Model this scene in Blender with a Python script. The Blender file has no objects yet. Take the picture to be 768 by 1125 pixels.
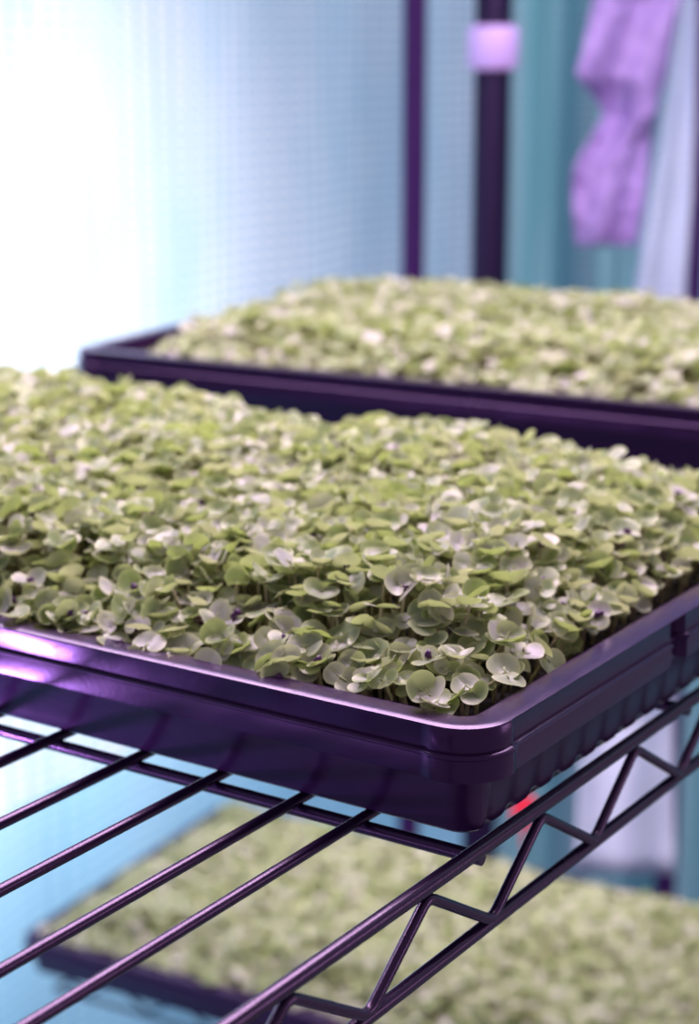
import bpy, math, random
import numpy as np
from mathutils import Vector, Matrix, noise

rng = np.random.default_rng(7)
random.seed(7)
sc = bpy.context.scene
col = sc.collection
PI = math.pi
Z0 = 0.95            # height of the shelf's wire plane above the floor

# ------------------------------------------------------------------ helpers
class MB:
    """collects vertices and faces for ONE mesh"""
    def __init__(s):
        s.v = []; s.f = []
    def add(s, vs, fs):
        b = len(s.v)
        s.v.extend([tuple(map(float, q)) for q in vs])
        s.f.extend([tuple(b + i for i in q) for q in fs])
    def tube(s, pts, r, n=12, caps=True):
        pts = [Vector(q) for q in pts]
        rs = r if isinstance(r, (list, tuple)) else [r] * len(pts)
        up = None; rings = []
        for i, q in enumerate(pts):
            a = pts[max(i - 1, 0)]; b = pts[min(i + 1, len(pts) - 1)]
            t = (b - a).normalized()
            if up is None:
                up = Vector((0, 0, 1)) if abs(t.z) < .9 else Vector((1, 0, 0))
            x = (up - t * up.dot(t)).normalized(); y = t.cross(x); up = x
            rings.append([q + (x * math.cos(2 * PI * k / n) + y * math.sin(2 * PI * k / n)) * rs[i] for k in range(n)])
        vs = [w for g in rings for w in g]; fs = []
        for i in range(len(pts) - 1):
            for k in range(n):
                fs.append((i * n + k, i * n + (k + 1) % n, (i + 1) * n + (k + 1) % n, (i + 1) * n + k))
        if caps:
            fs.append(tuple(range(n))[::-1]); fs.append(tuple((len(pts) - 1) * n + k for k in range(n)))
        s.add(vs, fs)
    def lathe(s, prof, n=24, c=(0, 0, 0)):
        vs = []; fs = []
        for (r, z) in prof:
            for k in range(n):
                a = 2 * PI * k / n
                vs.append((c[0] + r * math.cos(a), c[1] + r * math.sin(a), c[2] + z))
        for i in range(len(prof) - 1):
            for k in range(n):
                fs.append((i * n + k, i * n + (k + 1) % n, (i + 1) * n + (k + 1) % n, (i + 1) * n + k))
        fs.append(tuple(range(n))[::-1]); fs.append(tuple((len(prof) - 1) * n + k for k in range(n)))
        s.add(vs, fs)
    def mesh(s, name, mat, smooth=True):
        me = bpy.data.meshes.new(name)
        me.from_pydata(s.v, [], s.f)
        me.materials.append(mat)
        if smooth: me.polygons.foreach_set('use_smooth', [True] * len(me.polygons))
        me.update()
        return me
    def build(s, name, mat, parent=None, smooth=True):
        return link(name, s.mesh(name, mat, smooth), parent)

def link(name, me, parent=None, loc=None):
    o = bpy.data.objects.new(name, me); col.objects.link(o)
    if parent is not None: o.parent = parent
    if loc is not None: o.location = loc
    return o
def empty(name, loc=(0, 0, 0), rz=0.0):
    o = bpy.data.objects.new(name, None); col.objects.link(o)
    o.location = loc; o.rotation_euler = (0, 0, rz); o.empty_display_size = .02
    return o
def tag(o, label=None, cat=None, group=None, kind=None):
    if label: o['label'] = label
    if cat: o['category'] = cat
    if group: o['group'] = group
    if kind: o['kind'] = kind
    return o
def sharp(o, deg=35):
    try: o.data.set_sharp_from_angle(angle=math.radians(deg))
    except Exception: pass
    return o

# ------------------------------------------------------------------ materials
def newmat(name):
    m = bpy.data.materials.new(name); m.use_nodes = True
    nt = m.node_tree; nt.nodes.clear()
    out = nt.nodes.new('ShaderNodeOutputMaterial')
    return m, nt, out
def N(nt, t, **kw):
    n = nt.nodes.new(t)
    for k, v in kw.items():
        if k in n.bl_rna.properties: setattr(n, k, v)
        else: n.inputs[k].default_value = v
    return n
def math_(nt, op, a, b=None):
    n = nt.nodes.new('ShaderNodeMath'); n.operation = op
    for i, x in enumerate((a, b)):
        if x is None: continue
        if isinstance(x, (int, float)): n.inputs[i].default_value = x
        else: nt.links.new(x, n.inputs[i])
    return n.outputs[0]
def mixc(nt, fac, a, b, blend='MIX'):
    n = nt.nodes.new('ShaderNodeMix'); n.data_type = 'RGBA'; n.blend_type = blend
    for s, x in ((n.inputs[0], fac), (n.inputs[6], a), (n.inputs[7], b)):
        if isinstance(x, (int, float)): s.default_value = x
        elif isinstance(x, tuple): s.default_value = (*x, 1) if len(x) == 3 else x
        else: nt.links.new(x, s)
    return n.outputs[2]
def principled(nt, **kw):
    n = nt.nodes.new('ShaderNodeBsdfPrincipled')
    for k, v in kw.items():
        if hasattr(v, 'is_output'): nt.links.new(v, n.inputs[k])
        else: n.inputs[k].default_value = (*v, 1) if isinstance(v, tuple) and len(v) == 3 else v
    return n

def plastic(name, base, tint, rough, grain=900, bump=.15, spec=.5, stretch=(1, 1, 1)):
    m, nt, out = newmat(name)
    tc = N(nt, 'ShaderNodeTexCoord'); mp = N(nt, 'ShaderNodeMapping'); mp.inputs['Scale'].default_value = stretch
    nt.links.new(tc.outputs['Object'], mp.inputs[0])
    nz = N(nt, 'ShaderNodeTexNoise', Scale=grain, Detail=3.0); nt.links.new(mp.outputs[0], nz.inputs['Vector'])
    nz2 = N(nt, 'ShaderNodeTexNoise', Scale=60.0, Detail=4.0); nt.links.new(mp.outputs[0], nz2.inputs['Vector'])
    bp = N(nt, 'ShaderNodeBump', Strength=bump, Distance=.0004); nt.links.new(nz.outputs[0], bp.inputs['Height'])
    r = math_(nt, 'ADD', math_(nt, 'MULTIPLY', nz2.outputs[0], .18), rough - .09)
    p = principled(nt, **{'Base Color': base, 'Roughness': r, 'Specular IOR Level': spec, 'Specular Tint': tint, 'Normal': bp.outputs[0]})
    nt.links.new(p.outputs[0], out.inputs[0])
    return m
M_TRAY = plastic('purple_lit_black_plastic', (.026, .009, .042), (.82, .52, 1.0), .23, 500, .08, .5)  # black plastic; the purple light cast is put into base colour and specular tint
M_WIRE = plastic('purple_lit_black_enamel', (.012, .005, .021), (.90, .56, 1.0), .25, 1100, .12, .6)  # black wire coating with the purple light painted into its colour
M_POST = plastic('black_post_enamel', (.007, .004, .018), (.7, .5, 1.0), .4, 600, .1, .25)
M_POLE = plastic('purple_pole_coating', (.045, .010, .085), (.8, .5, 1.0), .42, 600, .1)
M_COLLAR = plastic('lavender_plastic', (.55, .38, .74), (1, .9, 1), .45, 300, .1)
M_RED = plastic('red_plastic', (.75, .03, .07), (1, .8, .8), .4, 300, .05)

def soil_mat():
    m, nt, out = newmat('dark_potting_soil')
    tc = N(nt, 'ShaderNodeTexCoord')
    nz = N(nt, 'ShaderNodeTexNoise', Scale=420.0, Detail=6.0); nt.links.new(tc.outputs['Object'], nz.inputs['Vector'])
    vo = N(nt, 'ShaderNodeTexVoronoi', Scale=330.0); nt.links.new(tc.outputs['Object'], vo.inputs['Vector'])
    f = math_(nt, 'GREATER_THAN', nz.outputs[0], .66)
    c = mixc(nt, f, (.018, .011, .012), (.10, .06, .06))
    bp = N(nt, 'ShaderNodeBump', Strength=.9, Distance=.002); nt.links.new(vo.outputs[0], bp.inputs['Height'])
    p = principled(nt, **{'Base Color': c, 'Roughness': .75, 'Normal': bp.outputs[0]})
    nt.links.new(p.outputs[0], out.inputs[0]); return m
M_SOIL = soil_mat()

def leaf_mat(name, dark, mid, light, trans, margin, tfac=.40, rough=.36):
    m, nt, out = newmat(name)
    geo = N(nt, 'ShaderNodeNewGeometry'); oi = N(nt, 'ShaderNodeObjectInfo')
    r = math_(nt, 'FRACT', math_(nt, 'ADD', geo.outputs['Random Per Island'], math_(nt, 'MULTIPLY', oi.outputs['Random'], 7.31)))
    r2 = math_(nt, 'FRACT', math_(nt, 'MULTIPLY', r, 13.7))
    c = mixc(nt, r, dark, mid); c = mixc(nt, math_(nt, 'POWER', r2, 2.2), c, light)
    at = N(nt, 'ShaderNodeAttribute', attribute_name='edge')
    e = math_(nt, 'POWER', at.outputs['Fac'], 5.0)
    c = mixc(nt, math_(nt, 'MULTIPLY', e, .75), c, margin)
    # paler back of the leaf
    c = mixc(nt, math_(nt, 'MULTIPLY', geo.outputs['Backfacing'], .45), c, margin)
    tc = N(nt, 'ShaderNodeTexCoord')
    nz = N(nt, 'ShaderNodeTexNoise', Scale=1500.0, Detail=2.0); nt.links.new(tc.outputs['Object'], nz.inputs['Vector'])
    bp = N(nt, 'ShaderNodeBump', Strength=.25, Distance=.0003); nt.links.new(nz.outputs[0], bp.inputs['Height'])
    p = principled(nt, **{'Base Color': c, 'Roughness': rough, 'Specular IOR Level': .5, 'Specular Tint': (1.0, .92, 1.0), 'Normal': bp.outputs[0],
                          'Sheen Weight': .25, 'Sheen Roughness': .45, 'Sheen Tint': (.95, .80, 1)})
    t = N(nt, 'ShaderNodeBsdfTranslucent')
    nt.links.new(mixc(nt, r2, trans, margin), t.inputs['Color'])
    mx = N(nt, 'ShaderNodeMixShader', Fac=tfac)
    nt.links.new(p.outputs[0], mx.inputs[1]); nt.links.new(t.outputs[0], mx.inputs[2]); nt.links.new(mx.outputs[0], out.inputs[0])
    return m
M_LEAF = leaf_mat('basil_leaf', (.15, .225, .065), (.31, .39, .19), (.52, .50, .50), (.43, .57, .12), (.66, .72, .33), .29, .34)
def simple(name, base, rough=.5, **kw):
    m, nt, out = newmat(name)
    tc = N(nt, 'ShaderNodeTexCoord'); nz = N(nt, 'ShaderNodeTexNoise', Scale=500.0); nt.links.new(tc.outputs['Object'], nz.inputs['Vector'])
    c = mixc(nt, nz.outputs[0], tuple(x * .7 for x in base), tuple(min(1, x * 1.25) for x in base))
    p = principled(nt, **{'Base Color': c, 'Roughness': rough, **kw}); nt.links.new(p.outputs[0], out.inputs[0]); return m
M_STEM = simple('pale_stem', (.50, .46, .26), .45)
M_HUSK = simple('purple_seed_husk', (.075, .012, .085), .35)
M_FLOOR = simple('grey_floor', (.30, .31, .34), .8)

def film_mat(name, clear, thread, spacing, axis, tfac=.8, fold=None, var=.55, vs=(9, 9, 2.2)):
    """reinforced plastic film: pale sheet with a woven grid of threads"""
    m, nt, out = newmat(name)
    tc = N(nt, 'ShaderNodeTexCoord'); sp = N(nt, 'ShaderNodeSeparateXYZ'); nt.links.new(tc.outputs['Object'], sp.inputs[0])
    def line(s, w, k=1.0):
        f = math_(nt, 'FRACT', math_(nt, 'DIVIDE', s, spacing * k))
        return math_(nt, 'LESS_THAN', f, w)
    g = math_(nt, 'MAXIMUM', line(sp.outputs[axis], .24, 1.75), line(sp.outputs[2], .30))
    nz = N(nt, 'ShaderNodeTexNoise', Scale=1.0, Detail=4.0)
    mp = N(nt, 'ShaderNodeMapping'); mp.inputs['Scale'].default_value = vs
    nt.links.new(tc.outputs['Object'], mp.inputs[0]); nt.links.new(mp.outputs[0], nz.inputs['Vector'])
    st = N(nt, 'ShaderNodeMapRange'); st.inputs[1].default_value = .35; st.inputs[2].default_value = .7
    nt.links.new(nz.outputs[0], st.inputs[0])
    c = mixc(nt, math_(nt, 'MULTIPLY', st.outputs[0], var), clear, fold or thread)
    c = mixc(nt, math_(nt, 'MULTIPLY', g, .9), c, thread)
    t = N(nt, 'ShaderNodeBsdfTranslucent'); nt.links.new(c, t.inputs['Color'])
    d = principled(nt, **{'Base Color': c, 'Roughness': .4})
    mx = N(nt, 'ShaderNodeMixShader', Fac=tfac)
    nt.links.new(d.outputs[0], mx.inputs[1]); nt.links.new(t.outputs[0], mx.inputs[2]); nt.links.new(mx.outputs[0], out.inputs[0])
    return m
M_FILM = film_mat('pale_blue_reinforced_film', (.82, .84, .93), (.34, .52, .70), .0112, 1, .85, (.44, .66, .80), .8, (11, 11, 4.5))
M_SHADE_FILM = film_mat('shaded_blue_film', (.74, .98, 1.0), (.48, .78, .92), .0112, 1, .95, var=.3)  # for the added layer that stands in for shade low on the wall
M_TEAL = film_mat('teal_reinforced_film', (.46, .68, .76), (.20, .46, .54), .0100, 0, .8, (.10, .38, .42), .9, (26, 26, 1.2))
M_FLAP = film_mat('white_translucent_film', (.72, .79, .88), (.62, .71, .84), .0100, 0, .35)
def cloth_mat():
    m, nt, out = newmat('lavender_cloth')
    tc = N(nt, 'ShaderNodeTexCoord')
    nz = N(nt, 'ShaderNodeTexNoise', Scale=45.0, Detail=3.0); nt.links.new(tc.outputs['Object'], nz.inputs['Vector'])
    c = mixc(nt, nz.outputs[0], (.24, .14, .42), (.62, .45, .84))
    p = principled(nt, **{'Base Color': c, 'Roughness': .5})
    t = N(nt, 'ShaderNodeBsdfTranslucent'); nt.links.new(c, t.inputs['Color'])
    mx = N(nt, 'ShaderNodeMixShader', Fac=.3)
    nt.links.new(p.outputs[0], mx.inputs[1]); nt.links.new(t.outputs[0], mx.inputs[2]); nt.links.new(mx.outputs[0], out.inputs[0])
    return m
M_CLOTH = cloth_mat()

# ------------------------------------------------------------------ setting
def struct(o): o['kind'] = 'structure'; return o
def sheet(name, mat, P, nu, nv):
    mb = MB(); vs = [P(i / nu, j / nv) for j in range(nv + 1) for i in range(nu + 1)]
    fs = [(j * (nu + 1) + i, j * (nu + 1) + i + 1, (j + 1) * (nu + 1) + i + 1, (j + 1) * (nu + 1) + i) for j in range(nv) for i in range(nu)]
    mb.add(vs, fs); return mb.build(name, mat)
YB = 1.50; XL = -0.85; XR = .55; YF = -1.3
struct(sheet('floor', M_FLOOR, lambda u, v: (XL - .1 + u * (XR - XL + .2), YF - .1 + v * (YB - YF + .2), 0), 8, 8))
def wl(u, v):
    y = YF + u * (YB - YF); z = v * 2.15
    w = .006 * math.sin(y * 34 + .6 * math.sin(z * 3)) + .008 * noise.noise((y * 6, z * 2.0, 3.1))
    return (XL + w, y, z)
struct(sheet('wall_left', M_FILM, wl, 240, 50))
def wb(u, v):
    x = XL + u * (XR - XL); z = v * 2.15
    w = .020 * math.sin(x * 62 + 1.2 * math.sin(z * 2.1)) + .016 * math.sin(x * 131 + z * 1.3) + .012 * noise.noise((x * 9, z * 2.0, 8.1))
    return (x, YB + w * min(1, u * 12), z)
struct(sheet('wall_back', M_TEAL, wb, 420, 40))
# added film layer; its ruffled top imitates the shadow line on the left wall
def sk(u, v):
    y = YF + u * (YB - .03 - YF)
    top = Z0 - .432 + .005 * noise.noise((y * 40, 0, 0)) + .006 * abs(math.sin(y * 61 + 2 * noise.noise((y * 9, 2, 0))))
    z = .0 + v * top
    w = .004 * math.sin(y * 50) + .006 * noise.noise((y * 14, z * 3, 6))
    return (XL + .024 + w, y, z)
struct(sheet('shade_film_1', M_SHADE_FILM, sk, 420, 30))

# ------------------------------------------------------------------ trays
TW, TD, TH, RC = .54, .28, .032, .014
def tray_mesh():
    # (offset from the outer edge, height, on outer skirt?)
    prof = [(-.0118, .0016, 0), (-.0104, .0290, 0), (-.0100, .0312, 0), (-.0088, .0320, 0), (-.0080, .03205, 0), (-.0030, .03205, 0), (-.0018, .0320, 0), (-.0005, .0316, 0), (.0, .0308, 1),
            (.0001, .0256, 1), (.0000, .0250, 1), (.0010, .0247, 1), (.0014, .0243, 1), (.0014, .0238, 1), (.0008, .0233, 1), (.0009, .0180, 1), (.0008, .0174, 1), (-.0006, .0172, 1),
            (-.0040, .0176, 0), (-.0046, .0170, 0), (-.0064, .0040, 2), (-.0070, .0012, 3), (-.0086, .0001, 3)]
    hw, hd = TW / 2, TD / 2
    path = []    # (cx, cy, nx, ny, s, corner?)
    def side(p0, p1, n, k):
        L = (Vector(p1) - Vector(p0)).length
        for i in range(n):
            t = i / n
            path.append((p0[0] + (p1[0] - p0[0]) * t, p0[1] + (p1[1] - p0[1]) * t, *k, L * t, L))
    def arc(cx, cy, a0, n=10):
        for i in range(n):
            a = a0 + PI / 2 * i / n
            path.append((cx, cy, math.cos(a), math.sin(a), -1, 0))
    side((-hw + RC, -hd + RC), (hw - RC, -hd + RC), 300, (0, -1)); arc(hw - RC, -hd + RC, -PI / 2)
    side((hw - RC, -hd + RC), (hw - RC, hd - RC), 200, (1, 0)); arc(hw - RC, hd - RC, 0)
    side((hw - RC, hd - RC), (-hw + RC, hd - RC), 300, (0, 1)); arc(-hw + RC, hd - RC, PI / 2)
    side((-hw + RC, hd - RC), (-hw + RC, -hd + RC), 200, (-1, 0)); arc(-hw + RC, -hd + RC, PI)
    n = len(path); mb = MB(); vs = []
    for (o, z, k) in prof:
        for (cx, cy, nx, ny, s, L) in path:
            oo, zz = o, z
            if k == 1 and s >= 0:                      # the skirt steps back between the corner blocks
                if .002 < s < L - .002: oo -= .0009
                if L < .3 and abs(s - .105) < .005: oo -= .0030
            if k == 3 and s >= 0:                      # channels across the base leave a scalloped foot
                w = .5 + .5 * math.cos(2 * PI * s / .0135)
                zz = z + (.0016 * max(0, w - .35) / .65 if L < .3 else 0)
            
            r = RC + oo
            vs.append((cx + nx * r, cy + ny * r, zz))
    fs = []
    for i in range(len(prof) - 1):
        for k in range(n):
            fs.append((i * n + k, (i + 1) * n + k, (i + 1) * n + (k + 1) % n, i * n + (k + 1) % n))
    fs.append(tuple(range(n))); fs.append(tuple((len(prof) - 1) * n + k for k in range(n))[::-1])
    mb.add(vs, fs)
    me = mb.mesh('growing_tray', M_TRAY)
    me.set_sharp_from_angle(angle=math.radians(40))
    return me
TRAY = tray_mesh()
def soil_mesh():
    nx, ny = 150, 80; w, d = TW - .0235, TD - .0235; vs = []
    for j in range(ny + 1):
        for i in range(nx + 1):
            x = -w / 2 + w * i / nx; y = -d / 2 + d * j / ny
            z = .0235 + .0022 * noise.noise((x * 160, y * 160, 1)) + .0016 * noise.noise((x * 45, y * 45, 5))
            # keep the block's corners inside the tray's rounded corners
            cx = max(abs(x) - (w / 2 - .006), 0); cy = max(abs(y) - (d / 2 - .006), 0); rr = math.hypot(cx, cy)
            if cx and cy and rr > .006:
                x = math.copysign(w / 2 - .006 + cx * .006 / rr, x); y = math.copysign(d / 2 - .006 + cy * .006 / rr, y)
            vs.append((x, y, z))
    fs = [(j * (nx + 1) + i, j * (nx + 1) + i + 1, (j + 1) * (nx + 1) + i + 1, (j + 1) * (nx + 1) + i) for j in range(ny) for i in range(nx)]
    rim = [i for i in range(nx + 1)] + [j * (nx + 1) + nx for j in range(1, ny + 1)] + [ny * (nx + 1) + i for i in range(nx - 1, -1, -1)] + [j * (nx + 1) for j in range(ny - 1, 0, -1)]
    b = len(vs)
    for q in rim: vs.append((vs[q][0] * .993, vs[q][1] * .985, .003))
    m = len(rim)
    for k in range(m): fs.append((rim[k], b + k, b + (k + 1) % m, rim[(k + 1) % m]))
    fs.append(tuple(b + k for k in range(m))[::-1])
    mb = MB(); mb.add(vs, fs); return mb.mesh('potting_soil', M_SOIL)
SOIL = soil_mesh()

# ------------------------------------------------------------------ seedlings
def disc(n):
    """square grid mapped on the unit disc, quads only"""
    g = np.linspace(-1, 1, n + 1); P = []
    for b in g:
        for a in g:
            if a == 0 and b == 0: P.append((0, 0)); continue
            if abs(a) > abs(b): r, ph = a, PI / 4 * b / a
            else: r, ph = b, PI / 2 - PI / 4 * a / b
            P.append((r * math.cos(ph), r * math.sin(ph)))
    F = [(j * (n + 1) + i, j * (n + 1) + i + 1, (j + 1) * (n + 1) + i + 1, (j + 1) * (n + 1) + i) for j in range(n) for i in range(n)]
    return np.array(P), F
def leaf_shape(n, seed):
    """a broad kidney shaped seed leaf, stalk end at the origin, growing along +y, about 8 mm"""
    r = np.random.default_rng(seed)
    P, F = disc(n)
    rad = np.hypot(P[:, 0], P[:, 1])
    L = r.uniform(.0072, .0088); W = L * r.uniform(.60, .70)
    x = P[:, 0] * W * (1 + .10 * -P[:, 1]); y = L * (.5 + .5 * P[:, 1])
    notch = np.exp(-(P[:, 0] / .38) ** 2) * np.clip(-P[:, 1], 0, 1) ** 2
    y = y + L * .20 * notch - L * .06 * np.clip(-P[:, 1], 0, 1) * np.abs(P[:, 0])
    y += L * .0 ; y -= y[np.argmin(np.hypot(P[:, 0], P[:, 1] + 1))]
    y += L * .07
    tip = np.exp(-(P[:, 0] / .3) ** 2) * np.clip(P[:, 1], 0, 1) ** 3
    y -= L * .05 * tip
    cup = r.uniform(.0, .36); bend = r.uniform(-.30, .22); tw = r.uniform(-.16, .16); sd = r.uniform(-.15, .25)
    z = W * (cup * rad ** 2 + sd * P[:, 0] ** 2 * .6) + L * bend * (y / L) ** 2 + tw * P[:, 0] * P[:, 1] * W
    z += W * .05 * np.sin(P[:, 0] * 3 + r.uniform(0, 6)) * rad ** 2 - W * .07 * np.exp(-(P[:, 0] / .13) ** 2) * (1 - .5 * rad)
    return np.stack([x, y, z], 1), F, rad
def add_attr(me, vals):
    a = me.attributes.new('edge', 'FLOAT', 'POINT'); a.data.foreach_set('value', np.asarray(vals, dtype=np.float32))
NV = 12
LEAF_HI = []
for k in range(NV):
    V, F, E = leaf_shape(10, 100 + k)
    # short stalk
    st = [(0, 0, 0), (0, .0012, -.00005), (0, .0024, -.0001)]
    mb = MB(); mb.add(V, F); n0 = len(V); mb.tube(st, [.00045, .0004, .00025], 6)
    me = mb.mesh('cotyledon', M_LEAF); add_attr(me, list(E) + [.95] * (len(mb.v) - n0)); LEAF_HI.append(me)
LEAF_MD = [leaf_shape(6, 100 + k) for k in range(NV)]
LEAF_LO = [leaf_shape(4, 100 + k) for k in range(NV)]

def canopy(x, y, front=1.0):
    """height of the leaf tips above the tray base at a tray position"""
    d = min(TW / 2 - abs(x), TD / 2 - abs(y)) - .012
    t = min(max(d / .040, 0), 1); t = t * t * (3 - 2 * t)
    return .037 + .0160 * t - .004 * max(0, x + .05) / .3 + .006 * noise.noise((x * 11 + 3, y * 11, 2)) + .003 * noise.noise((x * 40, y * 40, 7))
def scatter(seed, step, keep=(.016, .0130, .0185, .0145)):
    """jittered hexagonal sowing over a tray; keep = margins left, front, right, back"""
    r = np.random.default_rng(seed); out = []
    y = -TD / 2 + keep[1]; row = 0
    while y < TD / 2 - keep[3]:
        x = -TW / 2 + keep[0] + (row % 2) * step / 2
        while x < TW / 2 - keep[2]:
            jx, jy = r.uniform(-.36, .36, 2) * step
            px, py = x + jx, y + jy
            if -TW / 2 + keep[0] < px < TW / 2 - keep[2] and -TD / 2 + keep[1] < py < TD / 2 - keep[3]:
                out.append((px, py))
            x += step
        y += step * .866; row += 1
    return out
def seedling(x, y, r):
    """stem points and two leaf placements in tray coordinates"""
    top = canopy(x, y)
    dx = TW / 2 - abs(x); dy = TD / 2 - abs(y)
    ed = min(dx, dy)
    h = top - abs(r.normal(0, .0042))
    pe = max(0, min(1, (.062 - ed) / .045)) * .80
    if r.random() < pe: lo = .0305 + .010 * min(1, max(0, ed - .016) / .03); h = r.uniform(lo, max(top - .003, lo + .004))    # short ones fill the open side of the stand
    out = Vector((0, 0, 0))
    if dx < .04: out += Vector((math.copysign(1, x), 0, 0)) * (1 - dx / .04)
    if dy < .04: out += Vector((0, math.copysign(1, y), 0)) * (1 - dy / .04)
    lean = Vector((r.normal(0, .0022), r.normal(0, .0022), 0)) + out * r.uniform(.002, .0075)
    z0 = .022
    base = Vector((x, y, z0)); tip = Vector((x + lean.x, y + lean.y, h))
    midp = base.lerp(tip, .55) + Vector((r.normal(0, .0008), r.normal(0, .0008), .001)) - lean * .18
    az = r.uniform(0, 2 * PI); leaves = []
    sc_ = r.uniform(.66, .98)
    op = r.uniform(-6, 46)                                         # how far the pair is still folded up
    tl = Vector((r.normal(0, .26), r.normal(0, .26), 1)) + out * .85
    q = Vector((0, 0, 1)).rotation_difference(tl.normalized())
    for s in (0, 1):
        a = az + s * PI + r.normal(0, .16)
        el = math.radians(op + r.normal(0, 11))
        m = Matrix.Translation(tip) @ q.to_matrix().to_4x4() @ Matrix.Rotation(a, 4, 'Z') @ Matrix.Rotation(el, 4, 'X') @ Matrix.Rotation(r.normal(0, .22), 4, 'Y') @ Matrix.Scale(sc_ * r.uniform(.92, 1.06), 4)
        leaves.append((int(r.integers(NV)), m))
    return base, midp, tip, leaves, r.random() < .11
def stuff_mesh(name, plants, shapes):
    """many seedlings no one would count: leaves, stems and husks in one mesh"""
    Vs = []; Es = []; Ls = []; mats = []; base = 0
    ring = np.array([(math.cos(a), math.sin(a), 0) for a in (0, 2.09, 4.19)])
    for (b, md, tp, leaves, husk) in plants:
        for (k, m) in leaves:
            V, F, E = shapes[k]; A = np.array(m)
            Vs.append(V @ A[:3, :3].T + A[:3, 3]); Es.append(E); Ls.append(np.array(F) + base); mats.append(np.zeros(len(F), int)); base += len(V)
        st = np.concatenate([ring * .0006 + np.array(b), ring * .0005 + np.array(md), ring * .00045 + np.array(tp)])
        F = [(i * 3 + k, i * 3 + (k + 1) % 3, i * 3 + 3 + (k + 1) % 3, i * 3 + 3 + k) for i in (0, 1) for k in range(3)]
        Vs.append(st); Es.append(np.ones(9) * .5); Ls.append(np.array(F) + base); mats.append(np.ones(6, int)); base += 9
        if husk:
            P, F = HUSKV; Vs.append(P + np.array(tp) + (0, 0, .0006)); Es.append(np.zeros(len(P))); Ls.append(np.array(F) + base); mats.append(np.full(len(F), 2)); base += len(P)
    V = np.concatenate(Vs); F = np.concatenate(Ls); me = bpy.data.meshes.new(name)
    me.vertices.add(len(V)); me.vertices.foreach_set('co', V.astype(np.float32).ravel())
    me.loops.add(F.size); me.loops.foreach_set('vertex_index', F.ravel().astype(np.int32))
    me.polygons.add(len(F)); me.polygons.foreach_set('loop_start', np.arange(0, F.size, 4, dtype=np.int32))
    for mt in (M_LEAF, M_STEM, M_HUSK): me.materials.append(mt)
    me.polygons.foreach_set('material_index', np.concatenate(mats).astype(np.int32))
    me.polygons.foreach_set('use_smooth', np.ones(len(F), bool))
    add_attr(me, np.concatenate(Es)); me.update(calc_edges=True); me.validate()
    return me
def husk_geo():
    """a burst seed coat: lumpy, lobed, a couple of millimetres"""
    vs = []; fs = []; nu, nv = 10, 6
    for j in range(nv + 1):
        for i in range(nu):
            a = 2 * PI * i / nu; b = PI * j / nv
            r = .0011 * (1 + .28 * math.sin(3 * a + b * 2) + .18 * math.cos(2 * a - 3 * b))
            vs.append((r * math.sin(b) * math.cos(a) * 1.25, r * math.sin(b) * math.sin(a), r * math.cos(b) * .95))
    for j in range(nv):
        for i in range(nu): fs.append((j * nu + i, j * nu + (i + 1) % nu, (j + 1) * nu + (i + 1) % nu, (j + 1) * nu + i))
    return np.array(vs), fs
HUSKV = husk_geo()
mb = MB(); mb.add(*HUSKV); HUSK_ME = mb.mesh('seed_husk', M_HUSK)

# ------------------------------------------------------------------ camera
F_PX, PITCH, YAW = 2090.0, math.radians(14.286), math.radians(33.38)
CAM = Vector((.2157, -.3879, Z0 + .202))
cam = bpy.data.cameras.new('camera'); co = bpy.data.objects.new('camera', cam); col.objects.link(co)
co.location = CAM; co.rotation_euler = (PI / 2 - PITCH, 0, YAW)
cam.sensor_fit = 'VERTICAL'; cam.sensor_height = 36; cam.lens = F_PX / 1125 * 36; cam.clip_start = .01
cam.dof.use_dof = True; cam.dof.focus_distance = .475; cam.dof.aperture_fstop = 11.5
sc.camera = co
RM = co.rotation_euler.to_matrix()
def px(P):
    d = RM.transposed() @ (Vector(P) - CAM)
    return 384 + F_PX * d.x / -d.z, 562.5 - F_PX * d.y / -d.z, -d.z

# ------------------------------------------------------------------ the near tray and its seedlings
NEAR = Vector((-TW / 2, TD / 2, Z0))
tag(link('growing_tray', TRAY, None, NEAR), 'purple-lit black shallow growing tray at the front, standing on the wire shelf', 'tray')
tag(link('potting_soil', SOIL, None, NEAR + Vector((0, 0, .0004))), 'dark potting soil filling the front growing tray', 'soil', kind='stuff')
r = np.random.default_rng(21)
plants = [seedling(x, y, r) for (x, y) in scatter(5, .0053)]
# one large pale pair hanging over the front corner, as in the photograph
order = []
for i, pl in enumerate(plants):
    u, v, zc = px(NEAR + pl[2])
    if -12 < u < 780 and -20 < v < 1140: order.append((zc, i))
order.sort()
single = [i for _, i in order[:300]]
sset = set(single)
me = stuff_mesh('basil_microgreens', [p for i, p in enumerate(plants) if i not in sset], LEAF_MD)
tag(link('basil_microgreens', me, None, NEAR), 'dense carpet of pale green basil microgreens filling the rear of the front tray', 'microgreens', kind='stuff')
ZONES = {
 'corner': ('green basil seedling at the rounded front corner of the near tray', 'seedlings at the front corner of the near tray'),
 'front': ('green basil seedling in the outer rows along the long front rim of the near tray', 'seedlings along the long front rim of the near tray'),
 'right': ('green basil seedling in the outer rows along the short right rim of the near tray', 'seedlings along the short right rim of the near tray'),
 'inner': ('green basil seedling inside the near tray, a few rows behind its front rim', 'seedlings a few rows behind the front rim'),
 'corner_h': ('basil seedling bearing a dark purple seed husk at the near tray front corner', 'husk bearing seedlings at the front corner'),
 'front_h': ('basil seedling bearing a dark purple seed husk along the long front rim', 'husk bearing seedlings along the long front rim'),
 'right_h': ('basil seedling bearing a dark purple seed husk along the short right rim', 'husk bearing seedlings along the short right rim'),
 'inner_h': ('basil seedling bearing a dark purple seed husk, a few rows behind the front rim', 'husk bearing seedlings a few rows behind the front rim')}
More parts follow.
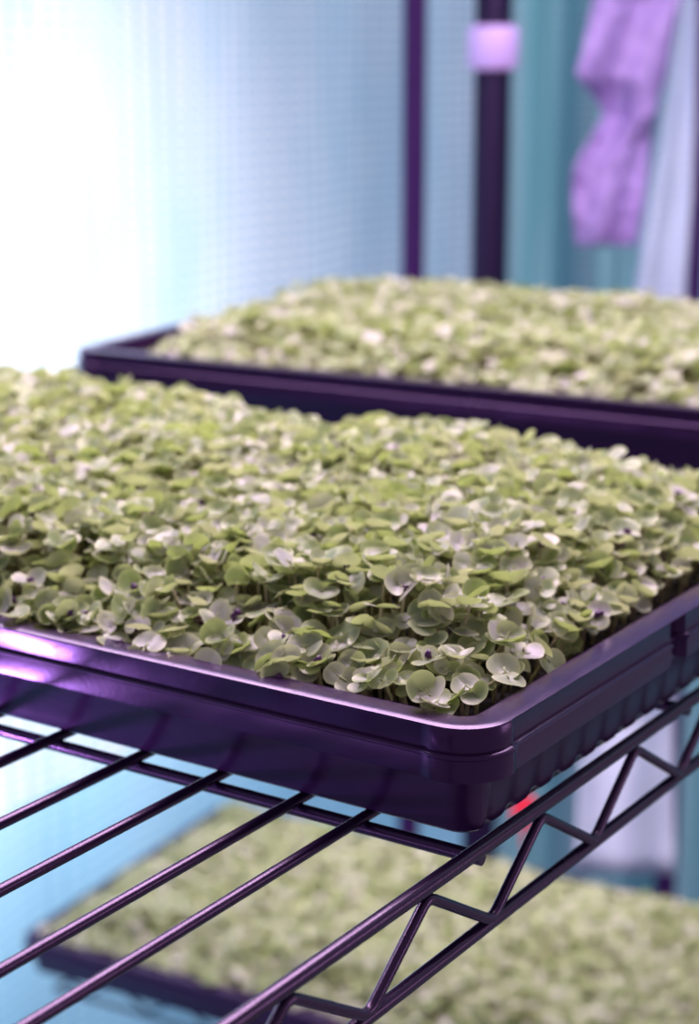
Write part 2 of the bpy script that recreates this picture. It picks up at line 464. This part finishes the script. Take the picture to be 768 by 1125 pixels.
for i in single:
    b, md, tp, leaves, husk = plants[i]
    e = empty('basil_seedling', NEAR + b)
    fx = TW / 2 - b.x; fy = b.y + TD / 2
    z = 'corner' if fx < .06 and fy < .045 else 'right' if fx < .045 else 'front' if fy < .036 else 'inner'
    lb, gp = ZONES[z + ('_h' if husk else '')]
    tag(e, lb, 'seedling', gp)
    mb = MB(); pts = [Vector((0, 0, 0)), (md - b) * .5 + (Vector((0, 0, .001))), md - b, (md - b).lerp(tp - b, .6), tp - b]
    mb.tube(pts, [.00065, .0006, .00055, .0005, .0005], 6); mb.build('stem', M_STEM, e)
    for (k, m) in leaves:
        o = link('cotyledon', LEAF_HI[k], e); mm = m.copy(); mm.translation = m.translation - b; o.matrix_local = mm
    if husk:
        o = link('seed_husk', HUSK_ME, e, tp - b + Vector((0, 0, .0006))); o['label'] = 'dark purple seed husk'
        s = r.uniform(.8, 1.35); o.scale = (s, s, s); o.rotation_euler = tuple(r.uniform(0, 6, 3))

# ------------------------------------------------------------------ the near wire shelf
def wire_shelf(name, loc, x0, x1, y0, y1, xs, crosses, posts, label, rz=0.0, truss_nodes=None, post_top=.05, cat='shelf', height=None):
    """wires run along y on cross rods; top and bottom edge rods with a zigzag between; posts at the corners"""
    root = tag(empty(name, loc, rz), label, cat)
    zt, zb = -.0024, -.0255
    s = .0595
    def rod(nm, a, b, rad, n=14):
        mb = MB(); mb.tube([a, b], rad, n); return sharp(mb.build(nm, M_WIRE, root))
    for x in (x0, x1):
        rod('top_rod', (x, y0, zt), (x, y1, zt), .00215); rod('bottom_rod', (x, y0, zb), (x, y1, zb), .0019)
        # zigzag wire with rounded bends
        sg = 1 if x > (x0 + x1) / 2 else -1
        yb = -.0484 if truss_nodes is None else truss_nodes
        k0 = math.ceil((y0 - yb) / s * 2 + .5); k1 = math.floor((y1 - yb) / s * 2 - .5)
        nodes = [Vector((x + sg * (.0020 if k % 2 == 0 else .0004), yb + k * s / 2, (zb + .0024) if k % 2 == 0 else (zt - .0026))) for k in range(k0, k1 + 1)]
        pts = [nodes[0]]
        for a, q, c in zip(nodes, nodes[1:], nodes[2:]):
            d1 = (a - q).normalized(); d2 = (c - q).normalized(); rr = .0034
            for t in (0, .25, .5, .75, 1):
                pts.append((q + d1 * rr).lerp(q, t).lerp(q.lerp(q + d2 * rr, t), t))
        pts.append(nodes[-1])
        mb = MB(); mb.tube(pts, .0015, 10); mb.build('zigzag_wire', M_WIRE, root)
    for y in (y0, y1):
        rod('top_rod', (x0, y, zt), (x1, y, zt), .00215); rod('bottom_rod', (x0, y, zb), (x1, y, zb), .0019)
        mb = MB(); pts = []; n = int((x1 - x0) / s * 2)
        for k in range(n + 1): pts.append((x0 + (x1 - x0) * k / n, y, zb + .0024 if k % 2 else zt - .0026))
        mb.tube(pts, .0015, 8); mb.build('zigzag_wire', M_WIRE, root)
    for y in crosses:
        rod('cross_rod', (x0 - .0005, y, -.0052), (x1 + .0005, y, -.0052), .0019)
    for x in xs: rod('shelf_wire', (x, y0, -.0017), (x, y1, -.0017), .0016, 12)
    for (x, y) in posts:
        mb = MB(); zb_ = -loc[2] if height is None else -height
        mb.lathe([(.0105, zb_), (.0127, zb_ + .004), (.0127, post_top - .004), (.0118, post_top)], 24, (x, y, 0))
        p = mb.build('post', M_POST, root); sharp(p)
        if post_top < 0: continue
        mc = MB(); mc.lathe([(.0132, -.032), (.0168, -.030), (.0155, .004), (.0132, .005)], 24, (x, y, 0)); sharp(mc.build('post_collar', M_POST, p))
    return root
xs = [-.0401, -.0615, -.0899, -.1179, -.1481]
while xs[-1] > -.80: xs.append(xs[-1] - .0285)
X1 = -.0050; X0S = xs[-1] - .0285
wire_shelf('wire_shelf', (0, 0, Z0), X0S, X1, -.245, .345, xs, [.0085, .14, .262, .32, -.12 - .125 + .02], [(X0S - .014, -.26), (X1 + .0145, -.26), (X0S - .014, .36), (X1 + .0145, .36)],
           'purple-lit black wire shelf with a zigzag truss edge carrying the front tray')

# ------------------------------------------------------------------ the tray behind
FA = math.radians(4.8)
fc = Vector((-.479, .387, 0)); cs, sn = math.cos(FA), math.sin(FA)
fcen = fc + Vector((cs * TW / 2 - sn * TD / 2, sn * TW / 2 + cs * TD / 2, Z0))
o = tag(link('growing_tray', TRAY, None, fcen), 'blurred dark growing tray behind the front tray, before the film wall', 'tray'); o.rotation_euler.z = FA
o = tag(link('potting_soil', SOIL, None, fcen + Vector((0, 0, .0004))), 'dark potting soil in the tray behind the front tray', 'soil', kind='stuff'); o.rotation_euler.z = FA
r = np.random.default_rng(31)
pl2 = [seedling(x, y, r) for (x, y) in scatter(9, .0060, (.045, .016, .022, .016))]
o = tag(link('basil_microgreens', stuff_mesh('basil_microgreens', pl2, LEAF_LO), None, fcen), 'blurred carpet of basil microgreens filling the tray behind the front tray', 'microgreens', kind='stuff'); o.rotation_euler.z = FA; o.scale.z = .90
# its stand, carried by the dark back posts
P2 = CAM + (RM @ Vector(((540 - 384) / F_PX, -(150 - 562.5) / F_PX, -1))) * 1.60
sx0, sy1 = None, None
fo = Vector((P2.x, P2.y, Z0))
fs_root = tag(empty('plant_stand', (fo.x, fo.y, 0), FA), 'dark plant stand with a pale collar on its tall post, under the rear tray', 'stand')
def part(nm, fn, mat=M_POST, parent=fs_root, sm=True):
    mb = MB(); fn(mb); return sharp(mb.build(nm, mat, parent, sm))
def post_fn(x, y, z1):
    def f(mb): mb.lathe([(.0185, 0), (.019, .006), (.0155, .012), (.0155, z1 - .004), (.014, z1)], 28, (x, y, 0))
    return f
pp = part('post', post_fn(0, 0, 1.95))
part('post', post_fn(.53, 0, 1.95))
zc_ = px((P2.x, P2.y, Z0 + .2))
def collar_fn(mb):
    z = P2.z + (150 - 52) / F_PX * 1.60 * .97
    mb.lathe([(.0156, z - .0178), (.0195, z - .0172), (.0212, z - .014), (.0212, z + .014), (.0195, z + .0172), (.0156, z + .0178)], 28)
pc = part('collar', collar_fn, M_COLLAR, pp); pc['label'] = 'pale lavender collar'
def inv(P):      # world -> stand coordinates
    d = Vector(P) - Vector((fo.x, fo.y, 0)); return Vector((d.x * cs + d.y * sn, -d.x * sn + d.y * cs, d.z))
q0 = inv((fc.x, fc.y, 0))
for xx in (.03, .53):
    part('arm', lambda mb, xx=xx: mb.tube([(xx if xx > .1 else .0, 0, Z0 - .02), (xx, -.05, Z0 - .012), (xx, q0.y + .03, Z0 - .012)], .008, 12), M_POST)
for k in range(9):
    yy = q0.y + .02 + k * .032
    part('shelf_wire', lambda mb, yy=yy: mb.tube([(q0.x + .015, yy, Z0 - .0025), (q0.x + TW - .01, yy, Z0 - .0025)], .0022, 10), M_WIRE)

# ------------------------------------------------------------------ the tray on the low bench
ZL = Z0 - .532
LA = math.radians(5.0); cl, sl = math.cos(LA), math.sin(LA)
lc = Vector((-.768, .624, 0))
LSX, LSY = 1.12, 1.12
lcen = lc + Vector((cl * TW * LSX / 2 - sl * TD * LSY / 2, sl * TW * LSX / 2 + cl * TD * LSY / 2, ZL))
o = tag(link('growing_tray', TRAY, None, lcen), 'blurred dark growing tray low down, seen through the shelf wires', 'tray'); o.rotation_euler.z = LA; o.scale = (LSX, LSY, 1)
o = tag(link('potting_soil', SOIL, None, lcen + Vector((0, 0, .0004))), 'dark potting soil in the low tray beneath the shelf', 'soil', kind='stuff'); o.rotation_euler.z = LA; o.scale = (LSX, LSY, 1)
r = np.random.default_rng(41)
pl3 = [seedling(x, y, r) for (x, y) in scatter(12, .0060)]
o = tag(link('basil_microgreens', stuff_mesh('basil_microgreens', pl3, LEAF_LO), None, lcen), 'blurred carpet of pale microgreens in the low tray beneath the shelf', 'microgreens', kind='stuff'); o.rotation_euler.z = LA; o.scale = (LSX, LSY, 1)
lx = [.03 + .0285 * k for k in range(int((TW - .06) / .0285) + 1)]
wire_shelf('low_bench', (lc.x, lc.y, ZL), .012, TW - .012, .03, .29, lx, [.06, .16, .26], [(.36, .16), (TW - .03, .16)],
           'low dark wire bench under the lowest tray, mostly hidden', rz=LA, post_top=-.010, cat='bench', truss_nodes=.02)
# red label at the back of the low tray
def along(u, v, t): return CAM + (RM @ Vector(((u - 384) / F_PX, -(v - 562.5) / F_PX, -1))) * t
lp = along(576, 892, 1.69)
mb = MB()
hw, hh, th = .011, .0150, .0008
zb = ZL + .022 - lp.z
outl = [(-.0012, zb), (.0012, zb), (.0016, -hh), (hw, -hh * .7), (hw, hh * .7), (hw * .7, hh), (-hw * .7, hh), (-hw, hh * .7), (-hw, -hh * .7), (-.0016, -hh)]
vs = [(x, -th, z) for x, z in outl] + [(x, th, z) for x, z in outl]; n = len(outl)
mb.add(vs, [tuple(range(n)), tuple(range(n, 2 * n))[::-1]] + [((k + 1) % n, k, n + k, n + (k + 1) % n) for k in range(n)])
o = mb.build('plant_label', M_RED, None, False); o.location = lp; o.rotation_euler.z = YAW
tag(o, 'small red plastic plant label stuck upright at the low tray', 'label')

# ------------------------------------------------------------------ poles, strap and flap at the back
P1 = along(455, 150, 1.86); P3 = along(767, 150, 1.90)
for P, lb in ((P1, 'slim purple greenhouse pole standing against the pale blue film'), (P3, 'slim dark greenhouse pole at the right, beside the white flap')):
    mb = MB(); mb.lathe([(.011, 0), (.0118, .004), (.0118, 2.10), (.010, 2.105)], 24)
    o = sharp(mb.build('greenhouse_pole', M_POLE)); o.location = (P.x, P.y, 0); tag(o, lb, 'pole')

def ribbon(name, rows, mat, thick, fold, label, cat, nu=16):
    """a hanging cloth strip through pixel rows (left edge, right edge, distance), with folds and real thickness"""
    mb = MB(); g = []
    for j, (ul, ur, v, t0, t1) in enumerate(rows):
        for i in range(nu + 1):
            s = i / nu
            t = t0 + (t1 - t0) * s + fold * math.sin(s * 9 + j * .13) + fold * .8 * noise.noise((s * 3, j * .45, 4))
            g.append(along(ul + (ur - ul) * s, v, t))
    m = len(rows); c = sum(g, Vector()) / len(g)
    fwd = Vector((-math.sin(YAW), math.cos(YAW), 0)) * thick
    vs = [q - c for q in g] + [q - c + fwd for q in g]
    K = nu + 1; T = m * K; fs = []
    for j in range(m - 1):
        for i in range(nu):
            a = j * K + i; fs.append((a, a + K, a + K + 1, a + 1)); fs.append((T + a, T + a + 1, T + a + K + 1, T + a + K))
    for i in range(nu):
        fs.append((i, i + 1, T + i + 1, T + i)); b = (m - 1) * K + i; fs.append((b + 1, b, T + b, T + b + 1))
    for j in range(m - 1):
        a = j * K; fs.append((a + K, a, T + a, T + a + K)); b = a + nu; fs.append((b, b + K, T + b + K, T + b))
    mb.add(vs, fs); o = mb.build(name, mat); o.location = c
    return tag(o, label, cat)
def lerp_rows(keys, n):
    out = []
    for j in range(n + 1):
        v = keys[0][2] + (keys[-1][2] - keys[0][2]) * j / n
        for a, b in zip(keys, keys[1:]):
            if a[2] <= v <= b[2]:
                f = (v - a[2]) / max(b[2] - a[2], 1e-6); out.append(tuple(a[k] + (b[k] - a[k]) * f for k in range(5))); break
    return out
st = lerp_rows([(668, 765, -120, 1.70, 1.70), (652, 748, 0, 1.68, 1.70), (643, 740, 40, 1.67, 1.70), (632, 733, 84, 1.66, 1.70), (650, 724, 104, 1.70, 1.69), (664, 720, 125, 1.72, 1.68), (650, 716, 150, 1.69, 1.70),
                (634, 713, 175, 1.67, 1.70), (628, 711, 195, 1.67, 1.69), (629, 706, 230, 1.67, 1.68), (632, 699, 270, 1.68, 1.68)], 60)
ribbon('hanging_strap', st, M_CLOTH, .0015, .008, 'crumpled lavender cloth strap hanging before the teal film', 'strap')
fl = lerp_rows([(752, 775, -200, 1.80, 1.80), (746, 766, 20, 1.80, 1.80), (728, 764, 120, 1.79, 1.80), (712, 760, 220, 1.78, 1.80), (698, 754, 315, 1.77, 1.79), (640, 740, 800, 1.78, 1.82), (630, 742, 960, 1.78, 1.82)], 50)
ribbon('hanging_flap', fl, M_FLAP, .0012, .006, 'narrow white film flap hanging between the lavender strap and dark pole', 'flap')

# ------------------------------------------------------------------ light
w = bpy.data.worlds.new('sky'); sc.world = w; w.use_nodes = True
bg = w.node_tree.nodes['Background']; bg.inputs[0].default_value = (.86, .67, .96, 1); bg.inputs[1].default_value = .33
def area(name, loc, target, size, power, color, sizey=None, spread=PI):
    l = bpy.data.lights.new(name, 'AREA'); l.energy = power; l.color = color; l.size = size
    if sizey: l.shape = 'RECTANGLE'; l.size_y = sizey
    l.spread = spread
    o = bpy.data.objects.new(name, l); col.objects.link(o); o.location = loc
    o.rotation_euler = (Vector(target) - Vector(loc)).to_track_quat('-Z', 'Y').to_euler(); return o
# daylight behind the left film: sun coming through a gap outside, and open sky behind both walls
sp = bpy.data.lights.new('sun_gap', 'SPOT'); sp.energy = 560; sp.color = (1, .88, .84); sp.spot_size = math.radians(25); sp.spot_blend = 1.0; sp.shadow_soft_size = .15
so = bpy.data.objects.new('sun_gap', sp); col.objects.link(so); so.location = (-3.4, .25, Z0 + .5)
so.rotation_euler = (Vector((XL, .58, Z0 - .06)) - so.location).to_track_quat('-Z', 'Y').to_euler()
area('front_purple_light', (-.80, -1.05, Z0 - .30), (-.1, 0, Z0), .55, 1.5, (.72, .45, 1.0), .22)
area('sky_left', (-2.1, .45, Z0 - .05), (XL, .8, Z0 - .15), 2.0, 19, (.62, .90, 1.0))
area('sky_back', (0, 2.9, Z0 + .7), (-.3, YB, Z0), 2.2, 24, (.88, .97, 1.0))
# grow light over the front tray, then two added fill lights
area('grow_light', (-.34, .36, Z0 + .58), (-.27, .18, Z0), .9, 15.3, (1.0, .775, 1.0), .35)
area('right_purple_fill', (.95, .75, Z0 + .12), (0, .1, Z0), .4, 1.6, (.9, .6, .95), .3)  # unseen fill, added to lift the tray's right side and the truss
area('rear_fill_light', (-.15, .80, Z0 + .72), (-.55, 1.40, Z0 + .1), .5, 3.6, (.95, .82, 1.0), .3, math.radians(110))  # unseen fill aimed at the back wall, added to brighten strap and flap
# purple lamp low at the left, below the wires
pl = bpy.data.lights.new('low_purple_lamp', 'POINT'); pl.energy = 1.3; pl.color = (.62, .34, 1.0); pl.shadow_soft_size = .006
po = bpy.data.objects.new('low_purple_lamp', pl); col.objects.link(po); po.location = (-.250, -.085, Z0 - .045)
# light over the low tray
area('low_grow_light', (-.45, .80, ZL + .40), (-.45, .80, ZL), .5, 2.9, (1.0, .78, .88), .25)

sc.view_settings.view_transform = 'Standard'; sc.view_settings.look = 'None'
sc.view_settings.exposure = 0.0; sc.view_settings.gamma = 1.0; sc.view_settings.use_curve_mapping = False
